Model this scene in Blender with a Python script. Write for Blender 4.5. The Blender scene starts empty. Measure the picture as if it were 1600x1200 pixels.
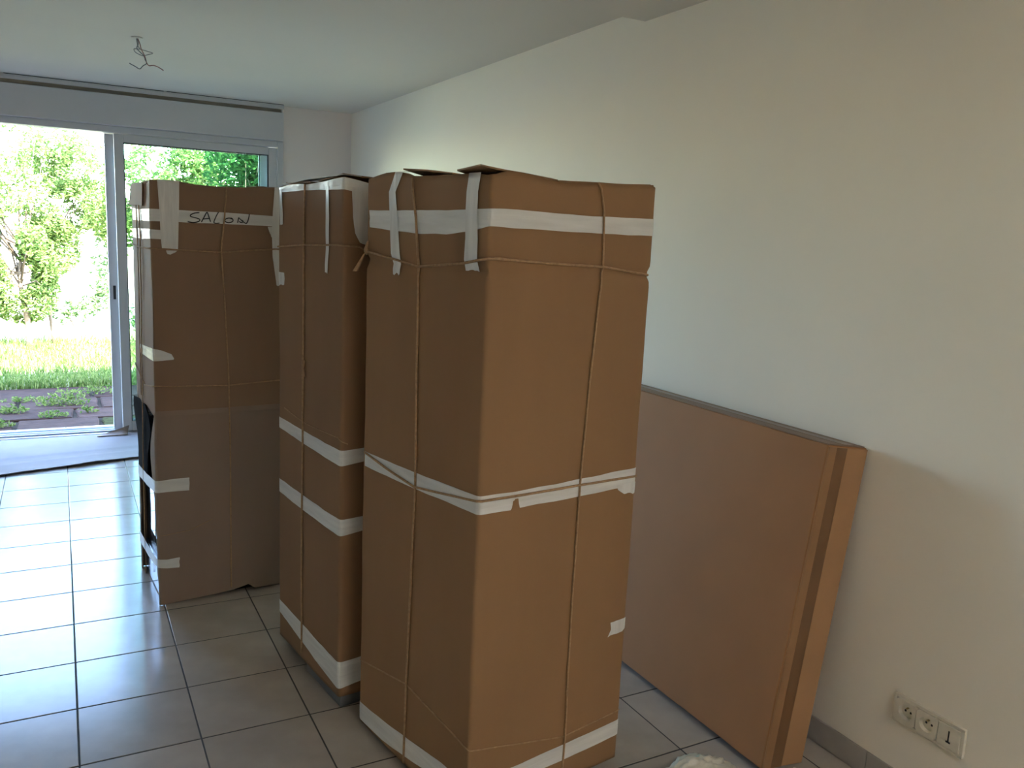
import bpy, bmesh, math, random
from mathutils import Vector, Matrix, noise

random.seed(11)
scene = bpy.context.scene
COL = scene.collection

# ------------------------------------------------------------------ camera
CAM_RIGHT = Vector((0.88228094, -0.46854627, 0.04521875))
CAM_UP = Vector((0.03952085, 0.16945485, 0.98474522))
CAM_FWD = Vector((0.46906124, 0.86703486, -0.16802413))
cam_data = bpy.data.cameras.new('camera')
cam_data.sensor_width = 36.0
cam_data.lens = 1314.0 / 1600.0 * 36.0
cam_data.clip_start = 0.05
cam_data.clip_end = 200
cam = bpy.data.objects.new('camera', cam_data)
COL.objects.link(cam)
m3 = Matrix((CAM_RIGHT, CAM_UP, -CAM_FWD)).transposed()
cam.matrix_world = Matrix.Translation((0, 0, 1.55)) @ m3.to_4x4()
scene.camera = cam

# ------------------------------------------------------------------ sky, sun, exposure
SUN_DIR = Vector((-0.22, 0.70, -1.0)).normalized()      # direction the light travels
world = bpy.data.worlds.new('world')
scene.world = world
world.use_nodes = True
wn = world.node_tree
wn.nodes.clear()
sky = wn.nodes.new('ShaderNodeTexSky')
sky.sky_type = 'NISHITA'
sky.sun_disc = False
sky.sun_elevation = math.radians(53)
sky.sun_rotation = math.radians(163)
sky.air_density = 1.0
sky.dust_density = 0.2
sky.ozone_density = 2.0
bg = wn.nodes.new('ShaderNodeBackground')
bg.inputs['Strength'].default_value = 6.6
wo = wn.nodes.new('ShaderNodeOutputWorld')
wn.links.new(sky.outputs[0], bg.inputs['Color'])
wn.links.new(bg.outputs[0], wo.inputs['Surface'])

sun_data = bpy.data.lights.new('sun', 'SUN')
sun_data.energy = 72.0
sun_data.angle = math.radians(0.6)
sun_data.color = (1.0, 0.93, 0.82)
sun = bpy.data.objects.new('sun', sun_data)
COL.objects.link(sun)
sun.rotation_euler = SUN_DIR.to_track_quat('-Z', 'Y').to_euler()
sun.location = (2, -6, 12)


def portal(name, loc, sx, sy, direction):
    d = bpy.data.lights.new(name, 'AREA')
    d.shape = 'RECTANGLE'
    d.size, d.size_y = sx, sy
    d.cycles.is_portal = True
    o = bpy.data.objects.new(name, d)
    COL.objects.link(o)
    o.location = loc
    o.rotation_euler = Vector(direction).to_track_quat('-Z', 'Z').to_euler()


portal('door_portal', (0.38, 6.99, 1.1), 2.36, 2.2, (0, -1, 0))

scene.view_settings.view_transform = 'Standard'
scene.view_settings.look = 'None'
scene.view_settings.gamma = 1.0
scene.view_settings.use_curve_mapping = False
scene.view_settings.exposure = 0.0
scene.cycles.use_denoising = True
scene.cycles.max_bounces = 14
scene.cycles.diffuse_bounces = 10
scene.cycles.glossy_bounces = 6
scene.cycles.transparent_max_bounces = 24
scene.cycles.sample_clamp_indirect = 8.0

# ------------------------------------------------------------------ constants of the place
WX = 2.097            # right wall
WY = 6.77             # wall with the glazed door
CZ = 2.483            # ceiling
SOF_Y, SOF_Z = 2.90, 2.433   # lower ceiling in front of this line
TX, TY = 0.33373, 0.32667    # tile pitch
OX, OY = -0.00602, 5.76984   # a grout crossing
LX, RY = -2.6, -2.4          # left and rear wall
GZ = -0.12            # ground outside


# ------------------------------------------------------------------ materials
def new_mat(name):
    m = bpy.data.materials.new(name)
    m.use_nodes = True
    nt = m.node_tree
    b = nt.nodes['Principled BSDF']
    return m, nt, b


def mat(name, col, rough=0.6, var=0.08, scale=6.0, bump=0.0, bscale=60.0, spec=0.5, metal=0.0, rand=0.0,
        stretch=(1, 1, 1), col2=None, detail=4.0, bdist=0.002):
    m, nt, b = new_mat(name)
    tc = nt.nodes.new('ShaderNodeTexCoord')
    mp = nt.nodes.new('ShaderNodeMapping')
    mp.inputs['Scale'].default_value = stretch
    nt.links.new(tc.outputs['Object'], mp.inputs['Vector'])
    n = nt.nodes.new('ShaderNodeTexNoise')
    n.inputs['Scale'].default_value = scale
    n.inputs['Detail'].default_value = detail
    nt.links.new(mp.outputs[0], n.inputs['Vector'])
    r = nt.nodes.new('ShaderNodeValToRGB')
    c2 = col2 or tuple(min(1, c * (1 + var)) for c in col)
    c1 = tuple(c * (1 - var) for c in col)
    r.color_ramp.elements[0].position = 0.3
    r.color_ramp.elements[1].position = 0.7
    r.color_ramp.elements[0].color = (*c1, 1)
    r.color_ramp.elements[1].color = (*c2, 1)
    nt.links.new(n.outputs['Fac'], r.inputs['Fac'])
    out = r.outputs['Color']
    if rand:
        oi = nt.nodes.new('ShaderNodeObjectInfo')
        mr = nt.nodes.new('ShaderNodeMapRange')
        mr.inputs['To Min'].default_value = 1 - rand
        mr.inputs['To Max'].default_value = 1 + rand
        nt.links.new(oi.outputs['Random'], mr.inputs['Value'])
        hs = nt.nodes.new('ShaderNodeHueSaturation')
        nt.links.new(mr.outputs[0], hs.inputs['Value'])
        nt.links.new(out, hs.inputs['Color'])
        out = hs.outputs['Color']
    nt.links.new(out, b.inputs['Base Color'])
    b.inputs['Roughness'].default_value = rough
    b.inputs['Specular IOR Level'].default_value = spec
    b.inputs['Metallic'].default_value = metal
    if bump:
        n2 = nt.nodes.new('ShaderNodeTexNoise')
        n2.inputs['Scale'].default_value = bscale
        n2.inputs['Detail'].default_value = 5
        nt.links.new(mp.outputs[0], n2.inputs['Vector'])
        bp = nt.nodes.new('ShaderNodeBump')
        bp.inputs['Strength'].default_value = bump
        bp.inputs['Distance'].default_value = bdist
        nt.links.new(n2.outputs['Fac'], bp.inputs['Height'])
        nt.links.new(bp.outputs[0], b.inputs['Normal'])
    return m


M = {}
M['wall'] = mat('wall_paint', (0.84, 0.79, 0.70), 0.75, 0.025, 1.3, 0.12, 140, spec=0.25)
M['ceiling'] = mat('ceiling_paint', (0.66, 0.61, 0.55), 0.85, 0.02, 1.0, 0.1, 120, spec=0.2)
M['wall_white'] = mat('wall_paint_white', (0.80, 0.73, 0.70), 0.7, 0.02, 1.5, 0.1, 120, spec=0.25)
M['outer'] = mat('render_outside', (0.62, 0.58, 0.50), 0.9, 0.05, 2.0)
M['grout'] = mat('grout', (0.045, 0.040, 0.038), 0.85, 0.1, 20)
M['tile'] = mat('floor_tile', (0.38, 0.335, 0.295), 0.19, 0.10, 7.0, 0.04, 25, spec=0.36, rand=0.05, detail=7)
M['skirting'] = mat('skirting_tile', (0.36, 0.335, 0.31), 0.35, 0.08, 9, rand=0.04)
M['pvc'] = mat('white_pvc', (0.50, 0.50, 0.52), 0.35, 0.02, 3)
M['alu'] = mat('aluminium', (0.55, 0.56, 0.58), 0.35, 0.04, 12, metal=0.8, stretch=(0.2, 1, 1))
M['rubber'] = mat('black_rubber', (0.02, 0.022, 0.025), 0.6, 0.1, 20)
M['dark'] = mat('dark_inside', (0.34, 0.31, 0.26), 0.8, 0.1, 10)
M['card'] = mat('cardboard', (0.290, 0.164, 0.082), 0.72, 0.05, 5.0, 0.10, 350, spec=0.25, stretch=(1, 1, 0.25), bdist=0.001)
M['card_b'] = mat('cardboard_b', (0.255, 0.147, 0.080), 0.72, 0.05, 5.0, 0.10, 350, spec=0.25, stretch=(1, 1, 0.25), bdist=0.001)
M['card_c'] = mat('cardboard_c', (0.270, 0.170, 0.108), 0.72, 0.05, 5.0, 0.10, 350, spec=0.25, stretch=(1, 1, 0.25), bdist=0.001)
M['card_grey'] = mat('cardboard_greyish', (0.275, 0.20, 0.155), 0.75, 0.07, 4.0, 0.12, 300, spec=0.25, stretch=(1, 1, 0.3), bdist=0.001)
M['card_pink'] = mat('cardboard_reddish', (0.35, 0.170, 0.074), 0.7, 0.05, 4.0, 0.08, 350, spec=0.25, bdist=0.001)
M['card_end'] = mat('cardboard_end', (0.37, 0.205, 0.105), 0.7, 0.05, 4.0, 0.08, 350, spec=0.25, bdist=0.001)
M['card_edge'] = mat('cardboard_edge', (0.20, 0.125, 0.07), 0.85, 0.25, 120)
M['card_mat'] = mat('cardboard_floor', (0.20, 0.165, 0.155), 0.7, 0.07, 5.0, 0.1, 200, spec=0.3)
M['brown_tape'] = mat('brown_packing_tape', (0.17, 0.085, 0.038), 0.35, 0.06, 8)
M['brown_tape_light'] = mat('brown_tape_single_layer', (0.285, 0.150, 0.070), 0.4, 0.05, 8)
M['tape'] = mat('white_tape', (0.70, 0.695, 0.69), 0.34, 0.10, 18, 0.55, 26, stretch=(0.25, 0.25, 3.0), bdist=0.004)
M['tape_v'] = mat('white_tape_down', (0.70, 0.695, 0.69), 0.34, 0.10, 18, 0.55, 26, stretch=(3.0, 3.0, 0.3), bdist=0.004)
M['string'] = mat('twine', (0.37, 0.23, 0.125), 0.8, 0.2, 90, 0.4, 400)
M['marker'] = mat('black_marker', (0.008, 0.008, 0.012), 0.45, 0.1, 30)
M['grey_plastic'] = mat('grey_plastic', (0.13, 0.135, 0.15), 0.5, 0.1, 12)
M['black_lacquer'] = mat('black_lacquer', (0.012, 0.012, 0.016), 0.25, 0.2, 12)
M['dark_matte'] = mat('black_lining', (0.010, 0.010, 0.011), 0.95, 0.2, 30, spec=0.05)
M['mirror'] = mat('mirror_glass', (0.42, 0.41, 0.47), 0.02, 0.01, 3, metal=1.0)
M['plinth'] = mat('grey_lacquer', (0.16, 0.165, 0.19), 0.15, 0.03, 6)
M['socket'] = mat('ivory_plastic', (0.66, 0.615, 0.52), 0.35, 0.05, 25)
M['black_plastic'] = mat('black_plastic', (0.01, 0.01, 0.011), 0.4, 0.1, 30)
M['brass'] = mat('brass_pin', (0.55, 0.45, 0.25), 0.3, 0.05, 30, metal=1.0)
M['wire_a'] = mat('wire_grey', (0.16, 0.17, 0.18), 0.5, 0.1, 60)
M['wire_b'] = mat('wire_red', (0.30, 0.12, 0.10), 0.5, 0.1, 60)
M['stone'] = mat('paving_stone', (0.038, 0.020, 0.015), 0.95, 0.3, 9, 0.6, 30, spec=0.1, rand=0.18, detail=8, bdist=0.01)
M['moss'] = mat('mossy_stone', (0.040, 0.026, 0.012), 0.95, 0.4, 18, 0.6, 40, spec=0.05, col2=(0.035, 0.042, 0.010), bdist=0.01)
M['soil'] = mat('soil', (0.03, 0.022, 0.016), 0.98, 0.3, 15, 0.5, 40, spec=0.05, bdist=0.01)
M['lawn'] = mat('lawn_ground', (0.22, 0.20, 0.10), 0.9, 0.3, 6, 0.6, 50, bdist=0.02)
M['garden_wall'] = mat('garden_wall_render', (0.62, 0.58, 0.54), 0.9, 0.05, 2)
M['bark'] = mat('bark', (0.13, 0.095, 0.065), 0.9, 0.3, 18, 0.8, 40, stretch=(1, 1, 0.3), bdist=0.01)


def leaf_mat(name, c1, c2, trans=0.4):
    m, nt, b = new_mat(name)
    nt.nodes.remove(b)
    out = nt.nodes['Material Output']
    tc = nt.nodes.new('ShaderNodeTexCoord')
    n = nt.nodes.new('ShaderNodeTexNoise')
    n.inputs['Scale'].default_value = 26.0
    n.inputs['Detail'].default_value = 3
    nt.links.new(tc.outputs['Object'], n.inputs['Vector'])
    r = nt.nodes.new('ShaderNodeValToRGB')
    r.color_ramp.elements[0].position = 0.35
    r.color_ramp.elements[1].position = 0.65
    r.color_ramp.elements[0].color = (*c1, 1)
    r.color_ramp.elements[1].color = (*c2, 1)
    nt.links.new(n.outputs['Fac'], r.inputs['Fac'])
    d = nt.nodes.new('ShaderNodeBsdfDiffuse')
    t = nt.nodes.new('ShaderNodeBsdfTranslucent')
    mx = nt.nodes.new('ShaderNodeMixShader')
    mx.inputs['Fac'].default_value = trans
    nt.links.new(r.outputs['Color'], d.inputs['Color'])
    nt.links.new(r.outputs['Color'], t.inputs['Color'])
    nt.links.new(d.outputs[0], mx.inputs[1])
    nt.links.new(t.outputs[0], mx.inputs[2])
    nt.links.new(mx.outputs[0], out.inputs['Surface'])
    return m


M['leaf_a'] = leaf_mat('leaf_bright', (0.045, 0.110, 0.025), (0.29, 0.37, 0.12))
M['leaf_b'] = leaf_mat('leaf_mid', (0.03, 0.08, 0.025), (0.17, 0.26, 0.10))
M['leaf_shaded'] = leaf_mat('leaf_shaded', (0.015, 0.055, 0.02), (0.05, 0.13, 0.035))  # shade on the close tree is put into this darker leaf colour
M['grass'] = leaf_mat('grass_blade', (0.045, 0.092, 0.016), (0.19, 0.22, 0.075))


def glass_mat(name, tint):
    m, nt, b = new_mat(name)
    nt.nodes.remove(b)
    out = nt.nodes['Material Output']
    fr = nt.nodes.new('ShaderNodeFresnel')
    fr.inputs['IOR'].default_value = 1.35
    t = nt.nodes.new('ShaderNodeBsdfTransparent')
    t.inputs['Color'].default_value = (*tint, 1)
    g = nt.nodes.new('ShaderNodeBsdfGlossy')
    g.inputs['Roughness'].default_value = 0.02
    mx = nt.nodes.new('ShaderNodeMixShader')
    nt.links.new(fr.outputs[0], mx.inputs['Fac'])
    nt.links.new(t.outputs[0], mx.inputs[1])
    nt.links.new(g.outputs[0], mx.inputs[2])
    nt.links.new(mx.outputs[0], out.inputs['Surface'])
    return m


M['glass'] = glass_mat('window_glass', (0.84, 0.92, 0.88))


def frosted_mat():
    m, nt, b = new_mat('fill_window_glass')
    nt.nodes.remove(b)
    t = nt.nodes.new('ShaderNodeBsdfTranslucent')
    t.inputs['Color'].default_value = (0.50, 0.475, 0.42, 1)  # tint sets how much warm fill the added roof window gives
    nt.links.new(t.outputs[0], nt.nodes['Material Output'].inputs['Surface'])
    return m


M['frosted'] = frosted_mat()


def film_mat():
    m, nt, b = new_mat('white_film')
    b.inputs['Base Color'].default_value = (0.66, 0.63, 0.56, 1)
    b.inputs['Roughness'].default_value = 0.3
    b.inputs['Transmission Weight'].default_value = 0.0
    return m


M['film'] = mat('white_film', (0.62, 0.59, 0.52), 0.3, 0.08, 20, 0.5, 60, bdist=0.004)


# ------------------------------------------------------------------ mesh helpers
def add_box(bm, x0, x1, y0, y1, z0, z1):
    vs = [bm.verts.new((x, y, z)) for z in (z0, z1) for y in (y0, y1) for x in (x0, x1)]
    for f in ((0, 2, 3, 1), (4, 5, 7, 6), (0, 1, 5, 4), (2, 6, 7, 3), (0, 4, 6, 2), (1, 3, 7, 5)):
        bm.faces.new([vs[i] for i in f])


def add_tube(bm, pts, rad, sides=6):
    pts = [Vector(p) for p in pts]
    rings = []
    n = len(pts)
    up = Vector((0.31, 0.52, 0.79))
    for i, p in enumerate(pts):
        t = (pts[min(i + 1, n - 1)] - pts[max(i - 1, 0)])
        if t.length < 1e-9:
            t = Vector((0, 0, 1))
        t.normalize()
        a = t.cross(up)
        if a.length < 1e-3:
            a = t.cross(Vector((1, 0, 0)))
        a.normalize()
        b = t.cross(a)
        r = rad[i] if isinstance(rad, (list, tuple)) else rad
        rings.append([bm.verts.new(p + (a * math.cos(k * 2 * math.pi / sides) + b * math.sin(k * 2 * math.pi / sides)) * r)
                      for k in range(sides)])
    for i in range(n - 1):
        for k in range(sides):
            bm.faces.new((rings[i][k], rings[i][(k + 1) % sides], rings[i + 1][(k + 1) % sides], rings[i + 1][k]))
    bm.faces.new(list(reversed(rings[0])))
    bm.faces.new(rings[-1])


def grid_faces(bm, rows, wrap=False):
    for a, b in zip(rows[:-1], rows[1:]):
        n = len(a)
        for k in range(n if wrap else n - 1):
            bm.faces.new((a[k], a[(k + 1) % n], b[(k + 1) % n], b[k]))


def obj(name, bm, material, parent=None, smooth=False, bevel=0.0, solid=0.0, recalc=True):
    if recalc:
        bmesh.ops.recalc_face_normals(bm, faces=bm.faces[:])
    me = bpy.data.meshes.new(name)
    bm.to_mesh(me)
    bm.free()
    me.materials.append(material)
    if smooth:
        for p in me.polygons:
            p.use_smooth = True
    o = bpy.data.objects.new(name, me)
    COL.objects.link(o)
    if parent is not None:
        o.parent = parent
    if solid:
        s = o.modifiers.new('solid', 'SOLIDIFY')
        s.thickness = solid
        s.offset = 0
    if bevel:
        b = o.modifiers.new('bevel', 'BEVEL')
        b.width = bevel
        b.segments = 2
        b.limit_method = 'ANGLE'
    return o


def box_obj(name, dims, material, parent=None, bevel=0.0):
    bm = bmesh.new()
    add_box(bm, *dims)
    return obj(name, bm, material, parent, bevel=bevel)


def empty(name, loc=(0, 0, 0), rz=0.0):
    o = bpy.data.objects.new(name, None)
    o.empty_display_size = 0.1
    COL.objects.link(o)
    o.location = loc
    o.rotation_euler = (0, 0, rz)
    return o


def tag(o, label, cat, group=None):
    o['label'] = label
    o['category'] = cat
    if group:
        o['group'] = group
    return o


def struct(o, label=None):
    o['kind'] = 'structure'
    if label:
        o['label'] = label
    return o


def interp(tab, x):
    if x <= tab[0][0]:
        return tab[0][1]
    for (a, va), (b, vb) in zip(tab[:-1], tab[1:]):
        if x <= b:
            return va + (vb - va) * (x - a) / (b - a) if b > a else vb
    return tab[-1][1]


def densify(path, step):
    out = []
    for a, b in zip(path[:-1], path[1:]):
        n = max(1, int(math.hypot(*(q - p for p, q in zip(a, b))) / step))
        for i in range(n):
            t = i / n
            out.append(tuple(p + (q - p) * t for p, q in zip(a, b)))
    out.append(tuple(path[-1]))
    return out


# ------------------------------------------------------------------ room shell
T = 0.25
# floor base and tiles
floor = struct(box_obj('floor', (LX - T, WX + T, RY - T, WY + 0.02, -0.25, -0.0014), M['grout']), 'beige ceramic tiled floor with dark grout')
G = 0.0035   # half grout


def tile_mesh(name, w, d):
    bm = bmesh.new()
    b, zt, zc, zb = 0.0012, 0.0, -0.0007, -0.00138
    def ring(ins, z):
        return [bm.verts.new(v) for v in ((ins, ins, z), (w - ins, ins, z), (w - ins, d - ins, z), (ins, d - ins, z))]
    r0, r1, r2 = ring(0, zb), ring(0, zc), ring(b, zt)
    for a, c in ((r0, r1), (r1, r2)):
        for k in range(4):
            bm.faces.new((a[k], a[(k + 1) % 4], c[(k + 1) % 4], c[k]))
    bm.faces.new(r2)
    me = bpy.data.meshes.new(name)
    bm.to_mesh(me)
    bm.free()
    me.materials.append(M['tile'])
    return me


full_tile = tile_mesh('tile', TX - 0.005, TY - 0.006)
XEDGE = OX + 6 * TX
edge_tile = tile_mesh('cut_tile', WX - XEDGE - 0.003, TY - 0.006)
rest = bmesh.new()
for j in range(-3, 26):
    y1 = OY - (j - 1) * TY
    y0 = OY - j * TY
    if y0 < RY - 0.4:
        continue
    for i in range(-8, 7):
        near = (-4 <= i) and j <= 14
        x0 = OX + i * TX
        me = full_tile if i < 6 else edge_tile
        if near:
            t = bpy.data.objects.new('tile', me)
            COL.objects.link(t)
            t.parent = floor
            t.location = (x0 + 0.0025, y0 + 0.003, 0)
            t.rotation_euler = (random.uniform(-1, 1) * 0.0005, random.uniform(-1, 1) * 0.0005, 0)
        else:
            w = TX if i < 6 else WX - XEDGE
            add_box(rest, x0 + 0.002, x0 + w - 0.002, y0 + 0.002, y1 - 0.002, -0.00138, 0)
rt = obj('tile', rest, M['tile'], floor)
rt['kind'] = 'stuff'

# walls
struct(box_obj('wall_right', (WX, WX + T, RY - T, WY + T, -0.25, 2.55), M['wall']), 'plain cream painted wall on the right')
bm = bmesh.new()
DX0, DX1, DZ1 = -0.80, 1.56, 2.22
add_box(bm, LX - T, DX0, WY, WY + T, -0.25, 2.75)
add_box(bm, DX1, WX, WY, WY + T, -0.25, 2.75)
add_box(bm, DX0, DX1, WY, WY + T, DZ1, 2.75)
add_box(bm, DX0, DX1, WY + 0.02, WY + T, -0.25, -0.02)
struct(obj('wall_back', bm, M['wall_white']), 'white wall around the glazed sliding door')
bm = bmesh.new()
add_box(bm, LX - T, LX, RY - T, WY, -0.25, 2.55)
struct(obj('wall_left', bm, M['wall']), 'plain painted wall on the left')
struct(box_obj('wall_rear', (LX, WX, RY - T, RY, -0.25, 2.55), M['wall']), 'plain painted wall behind the camera')
KX0, KX1, KY0, KY1 = 0.25, 1.75, -1.9, -0.5      # opening for the added, unseen fill-light window
bm = bmesh.new()
add_box(bm, LX, WX, SOF_Y, WY, CZ, 2.75)
add_box(bm, LX, WX, 0.3, SOF_Y, SOF_Z, 2.75)
add_box(bm, LX, WX, KY1, 0.3, SOF_Z, 2.55)
add_box(bm, LX, WX, RY, KY0, SOF_Z, 2.55)
add_box(bm, LX, KX0, KY0, KY1, SOF_Z, 2.55)
add_box(bm, KX1, WX, KY0, KY1, SOF_Z, 2.55)
struct(obj('ceiling', bm, M['ceiling']), 'off-white painted ceiling with a shallow step down')
# upper storey of the house: it keeps the patio in shade
struct(box_obj('upper_storey', (LX - 3.5, WX + 4.0, 0.3, WY + T + 0.05, 2.75, 4.65), M['outer']), 'upper storey above the room')

# skirting along the right wall
sk = struct(box_obj('baseboard_right', (WX - 0.004, WX, RY, WY, 0.0, 0.078), M['grout']), 'grey tiled skirting along the right wall')
sk_me = None
y = 1.509 - 12 * 0.333
while y < WY - 0.02:
    y1 = min(y + 0.330, WY - 0.004)
    y0 = max(y, RY + 0.002)
    if y1 > y0:
        b = box_obj('skirting_tile', (WX - 0.010, WX - 0.0035, y0, y1, 0.002, 0.0825), M['skirting'], sk, bevel=0.0015)
    y += 0.333
sb = struct(box_obj('baseboard_back', (DX1 + 0.03, WX - 0.011, WY - 0.010, WY, 0.001, 0.0825), M['skirting']), 'tiled skirting right of the door')

# made-up frosted roof window, unseen behind the camera, added for warm fill light
w1 = struct(empty('added_fill_window', ((KX0 + KX1) / 2, (KY0 + KY1) / 2, 2.55)), 'unseen frosted roof window added as fill light')
box_obj('fill_window_pane', (-(KX1 - KX0) / 2 - 0.02, (KX1 - KX0) / 2 + 0.02, -(KY1 - KY0) / 2 - 0.02, (KY1 - KY0) / 2 + 0.02, 0.0, 0.008), M['frosted'], w1)
bm = bmesh.new()
hx, hy = (KX1 - KX0) / 2, (KY1 - KY0) / 2
for b in ((-hx - 0.05, hx + 0.05, -hy - 0.05, -hy, 0.009, 0.04), (-hx - 0.05, hx + 0.05, hy, hy + 0.05, 0.009, 0.04),
          (-hx - 0.05, -hx, -hy, hy, 0.009, 0.04), (hx, hx + 0.05, -hy, hy, 0.009, 0.04)):
    add_box(bm, *b)
obj('fill_window_frame', bm, M['alu'], w1)

# ------------------------------------------------------------------ sliding door
door = struct(empty('door_1', (0.38, WY + 0.04, 0)), 'white framed glazed sliding door standing half open')
D_INV = Matrix.Translation(door.location).inverted()


def dpart(name, boxes, material, parent, bevel=0.003):
    bm = bmesh.new()
    for b in boxes:
        add_box(bm, *b)
    if parent is door:
        bmesh.ops.transform(bm, matrix=D_INV, verts=bm.verts[:])
    else:
        bmesh.ops.transform(bm, matrix=D_INV, verts=bm.verts[:])
    return obj(name, bm, material, parent, bevel=bevel)


FX0, FX1 = -0.80, 1.553
dpart('door_frame', [(FX0, FX0 + 0.045, 6.73, 6.87, 0.0, 2.215), (FX1 - 0.045, FX1, 6.73, 6.87, 0.0, 2.215),
                     (FX0 + 0.045, FX1 - 0.045, 6.732, 6.87, 2.170, 2.215)], M['pvc'], door)
dpart('threshold_track', [(FX0 + 0.045, FX1 - 0.045, 6.735, 6.87, -0.005, 0.012), (FX0 + 0.045, FX1 - 0.045, 6.775, 6.785, 0.012, 0.024),
                          (FX0 + 0.045, FX1 - 0.045, 6.825, 6.835, 0.012, 0.026), (FX0 + 0.045, FX1 - 0.045, 6.865, 6.88, -0.02, 0.034)], M['alu'], door, 0.002)


def sash(name, x0, x1, y0, y1, st, zb, zt, br, tr):
    s = dpart(name, [(x0, x0 + st, y0, y1, zb, zt), (x1 - st, x1, y0, y1, zb, zt),
                     (x0 + st, x1 - st, y0 + 0.001, y1 - 0.001, zb, zb + br), (x0 + st, x1 - st, y0 + 0.001, y1 - 0.001, zt - tr, zt)], M['pvc'], door, 0.004)
    dpart('glazing_bead', [(x0 + st, x0 + st + 0.006, y0 + 0.006, y1 - 0.006, zb + br, zt - tr), (x1 - st - 0.006, x1 - st, y0 + 0.006, y1 - 0.006, zb + br, zt - tr),
                           (x0 + st + 0.006, x1 - st - 0.006, y0 + 0.006, y1 - 0.006, zb + br, zb + br + 0.006),
                           (x0 + st + 0.006, x1 - st - 0.006, y0 + 0.006, y1 - 0.006, zt - tr - 0.006, zt - tr)], M['rubber'], s, 0.0)
    dpart('pane', [(x0 + st + 0.002, x1 - st - 0.002, (y0 + y1) / 2 - 0.003, (y0 + y1) / 2 + 0.003, zb + br + 0.002, zt - tr - 0.002)], M['glass'], s, 0.0)
    return s


s1 = sash('sash', 0.370, 1.506, 6.745, 6.782, 0.062, 0.014, 2.166, 0.075, 0.055)
s2 = sash('sash', 0.312, 1.452, 6.800, 6.838, 0.062, 0.014, 2.166, 0.075, 0.055)
dpart('pull_handle', [(0.338, 0.356, 6.7965, 6.7998, 0.995, 1.095)], M['black_plastic'], s2, 0.001)

# roller shutter box above the door
sbx = empty('shutter_box', (0.34, 6.70, 2.2))
tag(sbx, 'long white shutter box under the ceiling above the glazed door', 'shutter box')
SI = Matrix.Translation(sbx.location).inverted()


def spart(name, boxes, material, parent=sbx, bevel=0.002):
    bm = bmesh.new()
    for b in boxes:
        add_box(bm, *b)
    bmesh.ops.transform(bm, matrix=SI, verts=bm.verts[:])
    return obj(name, bm, material, parent, bevel=bevel)


SX0, SX1 = -0.86, 1.543
spart('cover_panel', [(SX0, SX1, 6.680, 6.692, 2.216, 2.423)], M['pvc'])
spart('bottom_panel', [(SX0, SX1, 6.692, 6.769, 2.216, 2.226)], M['pvc'])
spart('end_cap', [(SX1 - 0.014, SX1 - 0.001, 6.6925, 6.769, 2.2265, 2.448)], M['pvc'])
spart('end_cap', [(SX0 + 0.001, SX0 + 0.014, 6.6925, 6.769, 2.2265, 2.448)], M['pvc'])
tr = spart('top_rail', [(SX0, SX1 + 0.004, 6.677, 6.695, 2.449, 2.4785)], M['pvc'])
spart('inner_back', [(SX0 + 0.015, SX1 - 0.015, 6.712, 6.720, 2.23, 2.478)], M['dark'], sbx, 0)
spart('seal_strip', [(SX0, -0.295, 6.6788, 6.694, 2.4787, 2.4828), (-0.275, 0.70, 6.6788, 6.694, 2.4787, 2.4828),
                     (0.72, SX1, 6.6788, 6.694, 2.4787, 2.4828)], M['rubber'], tr, 0)

# ------------------------------------------------------------------ wires hanging from the ceiling
cw = empty('ceiling_wires', (0.393, 4.904, CZ))
tag(cw, 'bare electric wires hanging from the ceiling', 'wires')
bm = bmesh.new()
add_tube(bm, [(0, 0, -0.006), (0, 0, -0.001)], 0.028, 20)
obj('outlet_cover', bm, M['ceiling'], cw)
for pts, m_, r in (
    ([(0.0, 0, -0.006), (0.006, 0.004, -0.03), (0.0, 0.01, -0.055), (0.03, 0.004, -0.085), (0.036, 0, -0.105), (0.042, 0, -0.122), (0.024, -0.006, -0.138), (0.008, -0.01, -0.155), (-0.012, -0.01, -0.146), (-0.040, -0.012, -0.134)], 'wire_a', 0.0024),
    ([(0.004, 0, -0.006), (0.014, -0.004, -0.035), (0.018, -0.004, -0.055), (0.032, 0, -0.082), (0.038, 0, -0.10), (0.044, 0, -0.122), (0.056, 0.006, -0.131), (0.075, 0.010, -0.126), (0.098, 0.012, -0.131), (0.124, 0.012, -0.145)], 'wire_b', 0.0024),
    ([(-0.002, 0.003, -0.006), (0.003, 0.004, -0.04), (0.012, 0.003, -0.056), (-0.014, 0.004, -0.058), (-0.010, 0.006, -0.072), (0.010, 0.003, -0.083), (0.034, 0.002, -0.088)], 'wire_a', 0.0018),
    ([(0.012, 0.003, -0.056), (0.040, -0.004, -0.062), (0.072, -0.006, -0.069), (0.052, -0.002, -0.078), (0.036, 0.0, -0.084)], 'wire_a', 0.0018)):
    bm = bmesh.new()
    P = [Vector(p) for p in pts]
    fine = []
    for i in range(len(P) - 1):
        p0, p1, p2, p3 = P[max(i - 1, 0)], P[i], P[i + 1], P[min(i + 2, len(P) - 1)]
        for k in range(5):
            t = k / 5
            fine.append(0.5 * ((2 * p1) + (p2 - p0) * t + (2 * p0 - 5 * p1 + 4 * p2 - p3) * t * t + (3 * p1 - p0 - 3 * p2 + p3) * t ** 3))
    fine.append(P[-1])
    add_tube(bm, fine, r, 6)
    obj('wire', bm, M[m_], cw, smooth=True)

# ------------------------------------------------------------------ socket plate on the right wall
so = empty('wall_socket', (WX, 1.332, 0.272))
tag(so, 'ivory plate with two power sockets and one telephone jack on the wall', 'socket')
# local: x towards the room is negative, y along the wall (camera side is negative), z up
PH = 0.042


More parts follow.
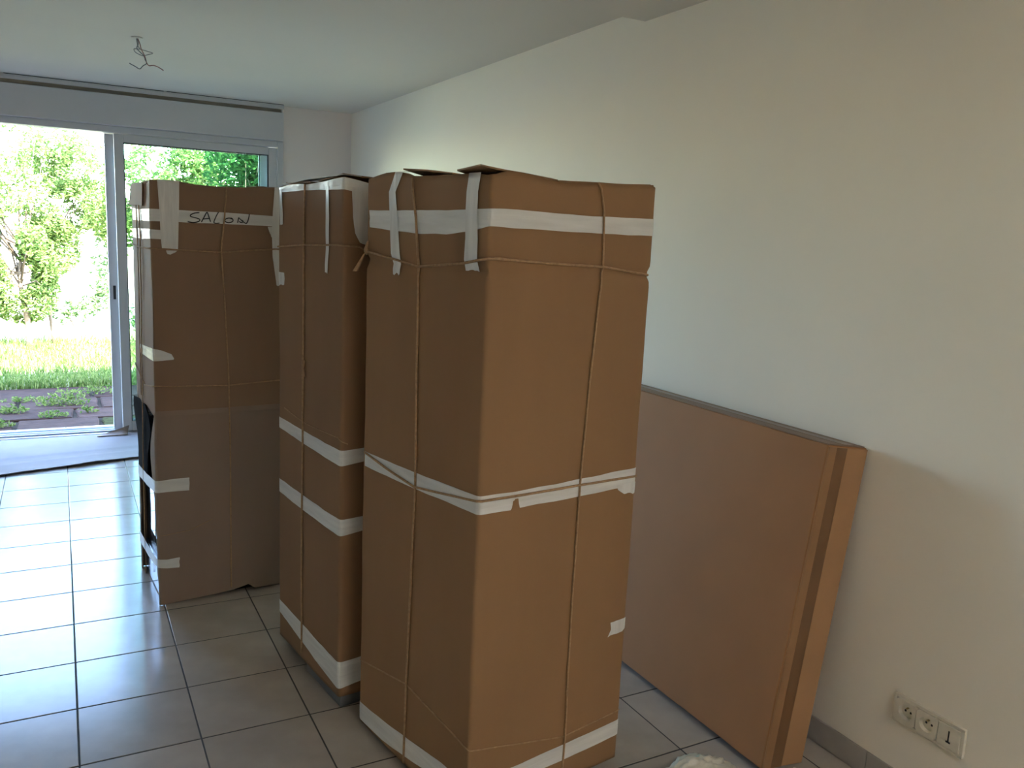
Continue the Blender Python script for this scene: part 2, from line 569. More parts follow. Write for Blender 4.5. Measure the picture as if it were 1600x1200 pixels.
def ring_plate(bm, yc, half, rad, x_front, depth, seg=28):
    circ, sq = [], []
    for k in range(seg):
        a = 2 * math.pi * k / seg
        c, s = math.cos(a), math.sin(a)
        circ.append((yc + rad * c, rad * s))
        q = half / max(abs(c), abs(s))
        sq.append((yc + q * c, q * s))
    V1 = [bm.verts.new((x_front, a, b)) for a, b in sq]
    V2 = [bm.verts.new((x_front, a, b)) for a, b in circ]
    V3 = [bm.verts.new((x_front + depth, yc + (a - yc) * 0.94, b * 0.94)) for a, b in circ]
    V0 = [bm.verts.new((-0.002, a, b)) for a, b in sq]
    grid_faces(bm, [V0, V1, V2, V3], wrap=True)
    bm.faces.new(V3)


bm = bmesh.new()
add_box(bm, -0.0110, -0.0005, -0.109, 0.109, -PH, -0.0335)
add_box(bm, -0.0110, -0.0005, -0.109, 0.109, 0.0335, PH)
add_box(bm, -0.0110, -0.0005, -0.109, -0.0995, -0.0335, 0.0335)
add_box(bm, -0.0110, -0.0005, 0.0995, 0.109, -0.0335, 0.0335)
obj('plate', bm, M['socket'], so, bevel=0.0012)
for yc in (0.0665, 0.0):
    bm = bmesh.new()
    ring_plate(bm, yc, 0.0325, 0.0215, -0.0150, 0.0135)
    w = obj('socket_well', bm, M['socket'], so)
    bm = bmesh.new()
    add_tube(bm, [(-0.0015, yc, 0.011), (-0.012, yc, 0.011)], 0.0026, 10)
    obj('earth_pin', bm, M['brass'], w)
    for dy in (-0.0085, 0.0085):
        bm = bmesh.new()
        add_tube(bm, [(-0.0014, yc + dy, -0.001), (-0.0019, yc + dy, -0.001)], 0.0034, 12)
        obj('contact_hole', bm, M['black_plastic'], w)
jack = box_obj('telephone_jack', (-0.0135, -0.0005, -0.0985, -0.0345, -0.0325, 0.0325), M['socket'], so, bevel=0.001)
bm = bmesh.new()
add_box(bm, -0.0142, -0.0134, -0.0690, -0.0650, -0.012, 0.018)
add_box(bm, -0.0142, -0.0134, -0.0735, -0.0605, -0.017, -0.012)
obj('jack_slot', bm, M['black_plastic'], jack)


# ------------------------------------------------------------------ cartons
def torn(rnd, amp, m):
    # a slanted, gently wavy torn end with one small nick
    sl, ph = rnd.uniform(-1, 1), rnd.uniform(0, 6.28)
    e = [amp * (0.6 * sl * (2 * k / m - 1) + 0.35 * math.sin(ph + k * 1.3)) for k in range(m + 1)]
    e[rnd.randint(0, m)] += amp * 0.5 * rnd.choice((-1, 1))
    return e


class Carton:
    """A tall carton. s runs round it: s=0 is the nearest vertical edge, s>0 the right face, s<0 the left face."""

    def __init__(self, root, U, V, rc=0.010, bulge=0.004, rough=0.003, seed=0, pinch=()):
        self.root, self.U, self.V, self.rc = root, U, V, rc
        self.P = 2 * (U + V)
        self.bulge, self.rough, self.seed, self.pinch = bulge, rough, seed, pinch

    def plan(self, s):
        U, V, P, rc = self.U, self.V, self.P, self.rc
        s = (s + V + U) % P - (V + U)       # range -(U+V) .. U+V
        corners = ((-(U + V), (U, V)), (-V, (0, V)), (0, (0, 0)), (U, (U, 0)), (U + V, (U, V)))
        dirs = ((-(U + V), -V, (-1, 0)), (-V, 0, (0, -1)), (0, U, (1, 0)), (U, U + V, (0, 1)))

        def straight(q):
            for (a, b, d), (cs, c) in zip(dirs, corners):
                if a <= q <= b:
                    return Vector((c[0] + d[0] * (q - a), c[1] + d[1] * (q - a))), Vector((d[1], -d[0]))
        for k, (cs, c) in enumerate(corners):
            if abs(s - cs) < rc:
                t = (s - cs + rc) / (2 * rc)
                da = dirs[(k - 1) % 4][2]
                db = dirs[k % 4][2]
                c = Vector(c)
                A = c - Vector(da) * rc
                B = c + Vector(db) * rc
                p = A * (1 - t) ** 2 + c * 2 * t * (1 - t) + B * t * t
                na, nb = Vector((da[1], -da[0])), Vector((db[1], -db[0]))
                return p, (na * (1 - t) + nb * t).normalized()
        return straight(s)

    def disp(self, s, z):
        U, V = self.U, self.V
        s = (s + V + U) % self.P - (V + U)
        if s < -V:
            f = (s + U + V) / U
        elif s < 0:
            f = (s + V) / V
        elif s < U:
            f = s / U
        else:
            f = (s - U) / V
        f = min(max(f, 0), 1)
        d = self.bulge * math.sin(math.pi * f) * math.sin(math.pi * min(max(z / 1.72, 0), 1))
        d += self.rough * noise.noise(Vector((s * 3.1 + self.seed * 7.3, z * 2.3, self.seed * 1.7)))
        d += 0.4 * self.rough * noise.noise(Vector((s * 9 + self.seed, z * 7, 4.2)))
        top = min(max((z - 1.52) / 0.18, 0), 1)
        d += top * self.rough * 1.4 * noise.noise(Vector((s * 8 + 3, z * 6, self.seed * 3.3)))
        for zp, amp, wid in self.pinch:
            d -= amp * math.exp(-((z - zp) / wid) ** 2) * (0.25 + 0.75 * math.cos(math.pi * f) ** 2)
        return d

    def pos(self, s, z, off=0.0):
        p, n = self.plan(s)
        q = p + n * (self.disp(s, z) + off)
        return Vector((q.x, q.y, z))

    def s_samples(self, a, b, step=0.03):
        out = set()
        n = max(2, int((b - a) / step))
        for i in range(n + 1):
            out.add(round(a + (b - a) * i / n, 5))
        for c in (-(self.U + self.V), -self.V, 0.0, self.U, self.U + self.V, self.U + self.V + self.U):
            for k in range(-3, 4):
                q = c + self.rc * k / 3
                if a <= q <= b:
                    out.add(round(q, 5))
        return sorted(out)

    def body(self, name, zb, zt, material, step=0.03, lid=True, parent=None, zoff=0.0):
        """closed sleeve with bottom profile zb(s), top profile zt(s)"""
        bm = bmesh.new()
        ss = self.s_samples(-(self.U + self.V), self.U + self.V, step)[:-1]
        rows = []
        nz = 120
        for j in range(nz + 1):
            t = j / nz
            row = []
            for s in ss:
                z = zb(s) * (1 - t) + zt(s) * t
                row.append(bm.verts.new(self.pos(s, z, zoff)))
            rows.append(row)
        c = Vector((self.U / 2, self.V / 2, 0))
        if lid:
            for k, ins in enumerate((0.006, 0.03, 0.35, 0.75)):
                row = []
                for i, s in enumerate(ss):
                    v = rows[nz][i].co
                    q = v.lerp(Vector((c.x, c.y, v.z)), ins if ins > 0.1 else ins * 2)
                    q.z = (zt(s) - (0.001, 0.008, 0.02, 0.02)[k])
                    row.append(bm.verts.new(q))
                rows.append(row)
        grid_faces(bm, rows, wrap=True)
        if lid:
            bm.faces.new(rows[-1])
            bm.faces.new(list(reversed(rows[0])))
        return obj(name, bm, material, parent or self.root, smooth=True, recalc=True)

    def band(self, name, prof, material=None, off=0.0012, ragged=(0.006, 0.006), parent=None, seed=0, wr=0.0008):
        """tape along the carton: prof = [(s, z_top, z_bottom), ...]"""
        rnd = random.Random(seed + 5)
        P = densify([(a, b, c) for a, b, c in prof], 0.012)
        s0, s1 = prof[0][0], prof[-1][0]
        extra = []
        for c in (0.0,):
            if s0 < c < s1:
                for k in range(-3, 4):
                    s = self.rc * k / 3
                    extra.append((s, interp([(p[0], p[1]) for p in prof], s), interp([(p[0], p[2]) for p in prof], s)))
        P = sorted(P + extra) if extra else P
        m = 6
        bm = bmesh.new()
        rows = []
        e0 = torn(rnd, ragged[0], m)
        e1 = torn(rnd, ragged[1], m)
        for i, (s, za, zb) in enumerate(P):
            row = []
            for k in range(m + 1):
                z = za + (zb - za) * k / m
                z += 0.0016 * noise.noise(Vector((s * 14, k * 0.1, seed + 2.0)))
                w = wr * noise.noise(Vector((s * 22, z * 60, seed)))
                ds = e0[k] if i == 0 else (e1[k] if i == len(P) - 1 else 0)
                row.append(bm.verts.new(self.pos(s + ds, z, off + abs(w))))
            rows.append(row)
        grid_faces(bm, rows)
        return obj(name, bm, material or M['tape'], parent or self.root, smooth=True)

    def drop(self, name, prof, material=None, off=0.0018, ragged=(0.0, 0.012), parent=None, seed=0, wr=0.0012, over=0.0):
        """tape running down: prof = [(z, s_left, s_right), ...] from top to bottom; over folds it onto the top"""
        rnd = random.Random(seed + 9)
        P = densify(prof, 0.012)
        m = 6
        bm = bmesh.new()
        rows = []
        e1 = torn(rnd, ragged[1], m)
        if over:
            z, a, b = P[0]
            row = []
            for k in range(m + 1):
                s = a + (b - a) * k / m
                q = self.pos(s, z, -over)
                q.z += 0.004
                row.append(bm.verts.new(q))
            rows.append(row)
        for i, (z, a, b) in enumerate(P):
            row = []
            for k in range(m + 1):
                s = a + (b - a) * k / m
                w = wr * noise.noise(Vector((s * 90, z * 12, seed)))
                dz = e1[k] if i == len(P) - 1 else 0
                row.append(bm.verts.new(self.pos(s, z + dz, off + abs(w))))
            rows.append(row)
        grid_faces(bm, rows)
        return obj(name, bm, material or M['tape_v'], parent or self.root, smooth=True)

    def string(self, name, path, r=0.0030, off=0.0028, parent=None, mat_=None):
        bm = bmesh.new()
        P = densify(path, 0.015)
        cs = []
        if path[0][0] < 0 < path[-1][0]:
            for k in range(-3, 4):
                s = self.rc * k / 3
                cs.append((s, interp(path, s)))
            P = sorted(P + cs)
        add_tube(bm, [self.pos(s, z, off) for s, z in P], r, 6)
        return obj(name, bm, mat_ or M['string'], parent or self.root, smooth=True)


def sheet(name, corners, nx, ny, material, parent, solid=0.004, wav=0.003, seed=0, profile=None):
    """bilinear sheet of card: corners p00, p10, p11, p01"""
    p00, p10, p11, p01 = [Vector(c) for c in corners]
    bm = bmesh.new()
    rows = []
    for j in range(ny + 1):
        t = j / ny
        row = []
        for i in range(nx + 1):
            f = i / nx
            q = (p00 * (1 - f) + p10 * f) * (1 - t) + (p01 * (1 - f) + p11 * f) * t
            q.z += wav * noise.noise(Vector((q.x * 9 + seed, q.y * 9, seed * 2.1)))
            if profile:
                q = profile(q, f, t)
            row.append(bm.verts.new(q))
        rows.append(row)
    grid_faces(bm, rows)
    return obj(name, bm, material, parent, solid=solid)


# ---- carton nearest to the camera
ang3 = math.atan2(0.092, 0.546)
c3 = empty('tall_carton', (0.888, 1.785, 0), ang3)
tag(c3, 'nearest brown carton, its wide top tape crossed by two short strips of white tape', 'carton', 'tall tied cartons standing on the tiles')
K = Carton(c3, 0.5535, 0.604, 0.011, 0.004, 0.003, 3, pinch=((1.475, 0.010, 0.014),))
TOP3 = [(-1.2, 1.70), (-0.604, 1.702), (-0.57, 1.708), (-0.50, 1.718), (-0.44, 1.720), (-0.37, 1.712), (-0.34, 1.704), (-0.18, 1.703), (-0.06, 1.703),
        (-0.015, 1.697), (0.012, 1.700), (0.03, 1.709), (0.06, 1.711), (0.116, 1.706), (0.176, 1.699), (0.228, 1.696), (0.324, 1.706), (0.415, 1.708), (0.53, 1.715), (0.548, 1.708), (0.60, 1.70), (1.2, 1.70)]
zt3 = lambda s: interp(TOP3, s)
zb3 = lambda s: 0.022 + 0.006 * noise.noise(Vector((s * 5, 0, 1)))
K.body('carton_body', zb3, zt3, M['card'])
box_obj('base', (0.03, 0.525, 0.03, 0.575, 0.0, 0.03), M['grey_plastic'], c3, bevel=0.004)
# flaps on the top
sheet('top_flap', ((-0.002, 0.40, 1.726), (0.0, 0.165, 1.707), (0.25, 0.165, 1.688), (0.25, 0.46, 1.688)), 8, 8, M['card'], c3, 0.004, 0.002, 1)
sheet('top_flap', ((-0.030, 0.004, 1.716), (0.20, 0.000, 1.700), (0.20, 0.28, 1.702), (-0.010, 0.13, 1.712)), 10, 6, M['card'], c3, 0.004, 0.002, 2)
sheet('top_flap', ((0.21, 0.004, 1.700), (0.545, 0.006, 1.712), (0.54, 0.30, 1.706), (0.21, 0.30, 1.702)), 8, 6, M['card'], c3, 0.004, 0.002, 5)
sheet('edge_tape', ((-0.012, 0.006, 1.7165), (0.19, 0.002, 1.704), (0.19, 0.05, 1.7055), (0.0, 0.05, 1.7175)), 12, 4, M['tape'], c3, 0.0008, 0.001, 2)
# white tapes
K.band('tape', [(-0.583, 1.617, 1.569), (-0.45, 1.616, 1.562), (-0.30, 1.617, 1.557), (-0.178, 1.617, 1.558), (-0.08, 1.619, 1.567), (0.0, 1.621, 1.580), (0.08, 1.623, 1.579), (0.266, 1.620, 1.578), (0.42, 1.622, 1.578), (0.552, 1.625, 1.579)], off=0.0016, ragged=(0.003, 0.0), seed=1)
K.drop('tape', [(1.719, -0.445, -0.405), (1.69, -0.462, -0.425), (1.666, -0.476, -0.442), (1.60, -0.468, -0.425), (1.50, -0.455, -0.406), (1.445, -0.440, -0.404)], off=0.0030, seed=2, over=0.05)
K.drop('tape', [(1.704, -0.088, -0.038), (1.66, -0.096, -0.048), (1.60, -0.096, -0.046), (1.55, -0.092, -0.040), (1.474, -0.096, -0.040)], off=0.0032, seed=3, over=0.05, ragged=(0, 0.006))
K.band('tape', [(-0.588, 0.906, 0.861), (-0.30, 0.914, 0.868), (0.0, 0.926, 0.879), (0.10, 0.924, 0.877), (0.104, 0.924, 0.900), (0.118, 0.924, 0.905), (0.124, 0.924, 0.878), (0.35, 0.926, 0.877), (0.553, 0.928, 0.876)], off=0.0016, ragged=(0.0, 0.0), seed=4)
K.drop('tape_tail', [(0.886, 0.472, 0.553), (0.872, 0.480, 0.552), (0.856, 0.505, 0.548)], off=0.0028, seed=5, ragged=(0, 0.004))
K.drop('tape_patch', [(0.472, 0.486, 0.553), (0.45, 0.490, 0.553), (0.432, 0.478, 0.550)], off=0.0018, seed=6, ragged=(0, 0.007))
K.band('tape', [(-0.604, 0.086, 0.028), (-0.45, 0.098, 0.030), (-0.123, 0.136, 0.080), (0.0, 0.140, 0.086), (0.147, 0.139, 0.090), (0.40, 0.142, 0.092), (0.553, 0.145, 0.095)], off=0.0016, ragged=(0.0, 0.0), seed=7)
# strings
K.string('string', [(-0.352, 1.700), (-0.348, 1.68), (-0.323, 1.598), (-0.304, 1.471), (-0.295, 1.159), (-0.288, 0.876), (-0.298, 0.613), (-0.310, 0.28), (-0.316, 0.03)], r=0.0034, off=0.0042)
K.string('string', [(0.333, 1.705), (0.345, 1.69), (0.358, 1.635), (0.365, 1.493), (0.341, 1.184), (0.328, 0.909), (0.325, 0.555), (0.332, 0.165), (0.331, 0.03)], r=0.0030, off=0.0042)
K.string('string', [(-0.590, 1.500), (-0.307, 1.471), (-0.10, 1.490), (0.0, 1.505), (0.022, 1.506), (0.19, 1.498), (0.365, 1.493), (0.552, 1.473)], r=0.0034, off=0.0046)
K.string('string', [(-0.585, 0.904), (-0.45, 0.888), (-0.294, 0.874), (-0.15, 0.893), (0.0, 0.914), (0.321, 0.910), (0.553, 0.903)], r=0.0034, off=0.0046)
K.string('string', [(-0.600, 0.228), (-0.317, 0.279), (-0.16, 0.262), (0.0, 0.238), (0.33, 0.166), (0.553, 0.176)], r=0.0020, off=0.0018)
K.drop('glued_seam', [(1.552, -0.205, -0.118), (1.20, -0.203, -0.116), (0.945, -0.200, -0.114)], material=M['card'], off=0.0012, seed=60, ragged=(0, 0), wr=0.0002)
# paper tag hanging from the knot in the middle
K.drop('string_tag', [(0.905, 0.108, 0.118), (0.890, 0.104, 0.121), (0.872, 0.092, 0.126)], material=M['card'], off=0.004, seed=8, ragged=(0, 0.004))
# knot with a loose end at the upper left edge
k0 = K.pos(-0.590, 1.500, 0.006)
bm = bmesh.new()
add_tube(bm, [k0 + Vector((0.004, 0.0, 0.03)), k0 + Vector((-0.002, 0.0, 0.008)), k0, k0 + Vector((0.003, 0.004, -0.008))], [0.003, 0.006, 0.0085, 0.004], 8)
kn = obj('knot', bm, M['string'], c3, smooth=True)
bm = bmesh.new()
rows = []
for i in range(7):
    t = i / 6
    c = k0 + Vector((-0.004 - 0.022 * t, 0.006 + 0.014 * t, -0.006 - 0.052 * t))
    w = 0.003 + 0.007 * t
    rows.append([bm.verts.new(c + Vector((-w, -w * 0.3, 0))), bm.verts.new(c + Vector((0, -w * 0.8, 0.0))), bm.verts.new(c + Vector((w, w * 0.3, 0)))])
grid_faces(bm, rows)
obj('loose_end', bm, M['string'], kn, solid=0.0012)

# ---- carton in the middle
ang2 = math.atan2(0.0757, 0.545)
c2 = empty('tall_carton', (0.752, 2.487, 0), ang2)
tag(c2, 'middle brown carton with two white tape bands at mid height and a grey foot', 'carton', 'tall tied cartons standing on the tiles')
K = Carton(c2, 0.55, 0.535, 0.014, 0.003, 0.003, 6)
TOP2 = [(-1.2, 1.69), (-0.535, 1.693), (-0.50, 1.699), (-0.39, 1.704), (-0.30, 1.699), (-0.229, 1.702), (-0.13, 1.706), (-0.03, 1.713), (0.0, 1.714), (0.04, 1.708), (0.08, 1.700), (0.2, 1.695), (1.2, 1.69)]
zt2 = lambda s: interp(TOP2, s)
K.body('carton_body', lambda s: 0.046, zt2, M['card_b'])
box_obj('base', (0.012, 0.535, 0.012, 0.30, 0.0, 0.047), M['grey_plastic'], c2, bevel=0.004)
box_obj('base', (0.03, 0.535, 0.44, 0.515, 0.0, 0.047), M['grey_plastic'], c2, bevel=0.004)
sheet('top_flap', ((0.002, 0.47, 1.708), (0.002, 0.26, 1.706), (0.26, 0.26, 1.708), (0.26, 0.47, 1.706)), 8, 6, M['card_b'], c2, 0.004, 0.004, 3)
sheet('top_flap', ((0.004, 0.20, 1.708), (0.004, 0.02, 1.720), (0.30, 0.02, 1.710), (0.30, 0.22, 1.702)), 8, 6, M['card_b'], c2, 0.004, 0.004, 4)
sheet('edge_tape', ((-0.001, 0.50, 1.704), (-0.001, 0.01, 1.721), (0.06, 0.01, 1.720), (0.06, 0.50, 1.714)), 24, 4, M['tape'], c2, 0.0008, 0.004, 8)
K.band('tape', [(-0.533, 1.692, 1.677), (-0.40, 1.702, 1.679), (-0.28, 1.698, 1.679), (-0.15, 1.703, 1.678), (-0.03, 1.711, 1.677), (0.0, 1.712, 1.676), (0.04, 1.706, 1.670), (0.10, 1.697, 1.667), (0.2, 1.693, 1.665)], off=0.0022, seed=11, wr=0.002)
K.drop('tape', [(1.69, -0.128, -0.106), (1.60, -0.124, -0.098), (1.50, -0.122, -0.098), (1.45, -0.128, -0.106), (1.425, -0.126, -0.108)], off=0.0034, seed=12, ragged=(0, 0.006))
K.drop('tape', [(1.685, 0.022, 0.12), (1.60, 0.026, 0.12), (1.55, 0.034, 0.115), (1.52, 0.050, 0.112)], off=0.0036, seed=13, wr=0.004)
K.drop('tape', [(1.685, -0.520, -0.496), (1.60, -0.512, -0.482), (1.568, -0.510, -0.482)], off=0.0034, seed=14, ragged=(0, 0.003))
K.drop('tape_patch', [(1.405, -0.527, -0.470), (1.385, -0.527, -0.466), (1.362, -0.520, -0.470)], off=0.002, seed=15, ragged=(0, 0.004))
for q, (a, b) in enumerate((((0.886, 0.847), (0.880, 0.830)), ((0.656, 0.606), (0.655, 0.600)), ((0.186, 0.139), (0.170, 0.076)))):
    K.band('tape', [(-0.530, a[0], a[1]), (-0.28, a[0] * 0.55 + b[0] * 0.45, a[1] * 0.5 + b[1] * 0.5), (-0.02, b[0], b[1]), (0.0, b[0], b[1]), (0.09, b[0] + 0.003, b[1] + 0.010), (0.25, b[0] + 0.003, b[1] + 0.016)], off=0.0016, ragged=(0, 0), seed=20 + q, wr=0.0014)
K.string('string', [(-0.291, 1.70), (-0.292, 1.259), (-0.293, 0.822), (-0.301, 0.476), (-0.303, 0.07)], r=0.0034, off=0.0046)
K.string('string', [(-0.53, 1.492), (-0.305, 1.504), (-0.032, 1.513), (0.006, 1.512), (0.048, 1.511), (0.10, 1.486)], r=0.0030, off=0.0046)
K.string('string', [(-0.475, 0.928), (-0.288, 0.912), (-0.017, 0.918), (0.02, 0.90)], r=0.0018, off=0.0018)
k0 = K.pos(-0.285, 1.121, 0.006)
bm = bmesh.new()
add_tube(bm, [k0 + Vector((0, 0.002, 0.006)), k0, k0 + Vector((-0.003, -0.004, -0.02)), k0 + Vector((-0.002, -0.012, -0.05))], [0.004, 0.0065, 0.004, 0.006], 8)
obj('knot', bm, M['string'], c2, smooth=True)

# ---- carton by the door, cabinet showing through its torn side
ang1 = math.atan2(0.0386, 0.58)
c1 = empty('tall_carton', (0.311, 3.534, 0), ang1)
tag(c1, 'carton nearest the glass door with torn side and SALON written on its tape', 'carton', 'tall tied cartons standing on the tiles')
K = Carton(c1, 0.58, 0.467, 0.008, 0.002, 0.004, 9)
TOP1 = [(-1.1, 1.70), (-0.467, 1.705), (-0.40, 1.716), (-0.12, 1.710), (-0.02, 1.712), (0.0, 1.716), (0.085, 1.719), (0.12, 1.716), (0.155, 1.709), (0.276, 1.707), (0.37, 1.711), (0.389, 1.719), (0.487, 1.721), (0.58, 1.712), (1.1, 1.70)]
zt1 = lambda s: interp(TOP1, s)


def zb1(s):
    return (0.812 + 0.003 * noise.noise(Vector((s * 20, 2, 2)))) if -0.03 < s < 0.62 else interp([(-1.2, 0.80), (-0.47, 0.775), (-0.30, 0.80), (-0.19, 0.808), (-0.03, 0.79), (0.7, 0.79)], s) + 0.008 * noise.noise(Vector((s * 40, 1, 7)))


K.body('upper_sleeve', zb1, zt1, M['card_c'])
# lower wrapper: front, right, back and a strip of the far left
bm = bmesh.new()
rows = []
BOT1 = [(-0.05, 0.0), (-0.008, 0.002), (0.125, 0.008), (0.242, 0.014), (0.30, 0.018), (0.345, 0.028), (0.364, 0.033), (0.366, 0.008), (0.49, 0.008), (0.58, 0.003), (3, 0.002)]
EDGE1 = [(0.0, -0.012), (0.10, -0.016), (0.13, -0.045), (0.2, -0.020), (0.3, -0.012), (0.40, -0.016), (0.44, -0.012), (0.46, -0.040), (0.50, -0.055), (0.55, -0.085), (0.62, -0.110), (0.68, -0.095), (0.74, -0.050), (0.80, -0.010), (0.83, -0.010)]
FAR1 = [(0, 0.035), (0.1, 0.045), (0.2, 0.03), (0.3, 0.05), (0.4, 0.035), (0.6, 0.05), (0.7, 0.04), (0.83, 0.05)]
U1, V1 = 0.58, 0.467
for j in range(41):
    t = j / 40
    zz = 0.818 * t
    sa = interp(EDGE1, zz)
    sb_ = U1 + V1 + U1 + interp(FAR1, zz)
    cuts = [sa] + [q for q in K.s_samples(-0.008, U1 + V1 + U1 + 0.008, 0.03)] + [sb_]
    row = []
    for s in cuts:
        z = interp(BOT1, s) * (1 - t) + 0.818 * t
        row.append(bm.verts.new(K.pos(s, z, 0.0012 if zz < 0.80 else -0.002)))
    rows.append(row)
grid_faces(bm, rows)
obj('lower_wrapper', bm, M['card_grey'], c1, solid=0.004, smooth=False)
# strip of card along the cut-out, folded inwards, black torn lining above it
bm = bmesh.new()
rows = []
rnd = random.Random(4)
for j in range(22):
    t = j / 21
    z = 0.80 - 0.37 * t
    jag = rnd.uniform(0, 0.010)
    a = -0.462 + 0.02 * math.sin(t * 3.0)
    b = interp([(0, -0.29), (0.10, -0.20), (0.25, -0.16), (0.6, -0.24), (1, -0.28)], t)
    bulge = 0.012 * math.exp(-((t - 0.1) / 0.25) ** 2)
    rows.append([bm.verts.new(K.pos(a - jag, z, 0.003 + bulge)), bm.verts.new(K.pos((a + b) / 2, z + jag, 0.001)), bm.verts.new(K.pos(b + jag, z, -0.006))])
grid_faces(bm, rows)
obj('torn_lining', bm, M['dark_matte'], c1, solid=0.003)
# the cabinet inside
cab = box_obj('cabinet', (0.022, 0.555, 0.02, 0.447, 0.004, 0.78), M['black_lacquer'], c1, bevel=0.003)
box_obj('mirror_panel', (0.017, 0.0222, 0.045, 0.305, 0.205, 0.755), M['mirror'], cab, bevel=0.001)
box_obj('plinth_panel', (0.014, 0.0222, 0.028, 0.42, 0.006, 0.150), M['plinth'], cab, bevel=0.001)
# top flaps
sheet('top_flap', ((0.004, 0.02, 1.712), (0.004, 0.42, 1.712), (0.26, 0.42, 1.704), (0.26, 0.02, 1.704)), 6, 8, M['card'], c1, 0.004, 0.003, 6)
sheet('top_flap', ((0.27, 0.004, 1.708), (0.565, 0.01, 1.716), (0.565, 0.30, 1.706), (0.27, 0.30, 1.704)), 6, 8, M['card'], c1, 0.004, 0.003, 7)
sheet('side_flap', ((-0.004, 0.43, 1.712), (-0.004, 0.13, 1.708), (-0.006, 0.13, 1.620), (-0.013, 0.43, 1.625)), 6, 6, M['card'], c1, 0.004, 0.002, 8)
sheet('edge_tape', ((0.10, -0.003, 1.7185), (0.56, -0.001, 1.7185), (0.56, 0.05, 1.7205), (0.10, 0.05, 1.7205)), 24, 3, M['tape'], c1, 0.0008, 0.003, 9)
# tapes
t1 = K.band('tape', [(-0.42, 1.612, 1.565), (-0.20, 1.606, 1.562), (0.0, 1.607, 1.561), (0.275, 1.608, 1.563), (0.50, 1.604, 1.562)], off=0.0016, seed=31)
K.band('tape', [(-0.455, 1.527, 1.492), (-0.2, 1.532, 1.490), (0.0, 1.530, 1.494), (0.055, 1.528, 1.494)], off=0.0016, seed=32, wr=0.003)
K.drop('tape', [(1.717, 0.028, 0.108), (1.60, 0.034, 0.104), (1.50, 0.036, 0.100), (1.455, 0.040, 0.098)], off=0.0036, seed=33, over=0.05, ragged=(0, 0.004))
K.drop('tape_scrap', [(1.452, 0.055, 0.096), (1.445, 0.056, 0.088), (1.437, 0.060, 0.070)], off=0.0014, seed=34, ragged=(0, 0.001))
K.drop('tape', [(1.720, 0.476, 0.545), (1.62, 0.468, 0.545), (1.52, 0.464, 0.54), (1.44, 0.466, 0.535), (1.34, 0.480, 0.525), (1.322, 0.482, 0.52)], off=0.0036, seed=35, over=0.05)
K.drop('tape_scrap', [(1.560, 0.447, 0.47), (1.545, 0.452, 0.47), (1.520, 0.460, 0.470)], off=0.0030, seed=36)
K.band('tape', [(-0.30, 1.052, 1.012), (-0.12, 1.062, 1.018), (0.0, 1.069, 1.021), (0.03, 1.062, 1.021), (0.066, 1.046, 1.023), (0.074, 1.030, 1.024)], off=0.0016, seed=37, ragged=(0.006, 0.001), wr=0.004)
K.band('tape', [(-0.462, 0.490, 0.440), (-0.25, 0.508, 0.458), (-0.02, 0.533, 0.484), (0.06, 0.537, 0.485), (0.122, 0.537, 0.483)], off=0.0058, seed=38, ragged=(0.0, 0.002))
K.band('tape', [(-0.462, 0.180, 0.125), (-0.25, 0.180, 0.132), (-0.09, 0.190, 0.150), (0.0, 0.202, 0.166), (0.03, 0.198, 0.160), (0.078, 0.200, 0.156)], off=0.0058, seed=39, ragged=(0.0, 0.004))
# handwriting on the tape
STROKES = [
    [(0.18, 1.602), (0.161, 1.599), (0.147, 1.591), (0.149, 1.585), (0.167, 1.581), (0.181, 1.576), (0.177, 1.568), (0.158, 1.563), (0.136, 1.565)],
    [(0.187, 1.566), (0.198, 1.586), (0.209, 1.605), (0.216, 1.589), (0.222, 1.569)],
    [(0.194, 1.578), (0.219, 1.582)],
    [(0.253, 1.608), (0.245, 1.594), (0.237, 1.576), (0.235, 1.567), (0.243, 1.564), (0.256, 1.566)],
    [(0.306, 1.584), (0.294, 1.587), (0.281, 1.583), (0.277, 1.576), (0.284, 1.570), (0.298, 1.570), (0.308, 1.576), (0.307, 1.584), (0.300, 1.588)],
    [(0.327, 1.570), (0.329, 1.580), (0.331, 1.591)],
    [(0.331, 1.591), (0.342, 1.581), (0.354, 1.572), (0.361, 1.568)],
    [(0.361, 1.568), (0.368, 1.580), (0.372, 1.594), (0.374, 1.607)],
    [(0.333, 1.576), (0.340, 1.572), (0.348, 1.575), (0.345, 1.582)]]
bm = bmesh.new()
for st in STROKES:
    P = [Vector((a, b, 0)) for a, b in st]
    fine = []
    for i in range(len(P) - 1):
        p0, p1, p2, p3 = P[max(i - 1, 0)], P[i], P[i + 1], P[min(i + 2, len(P) - 1)]
        for k in range(5):
            t = k / 5
            fine.append(0.5 * ((2 * p1) + (p2 - p0) * t + (2 * p0 - 5 * p1 + 4 * p2 - p3) * t * t + (3 * p1 - p0 - 3 * p2 + p3) * t ** 3))
    fine.append(P[-1])
    add_tube(bm, [K.pos(p.x, p.y, 0.0024) for p in fine], 0.0021, 5)
ink = obj('marker_lettering', bm, M['marker'], t1)
ink['label'] = 'handwritten word SALON in black marker'
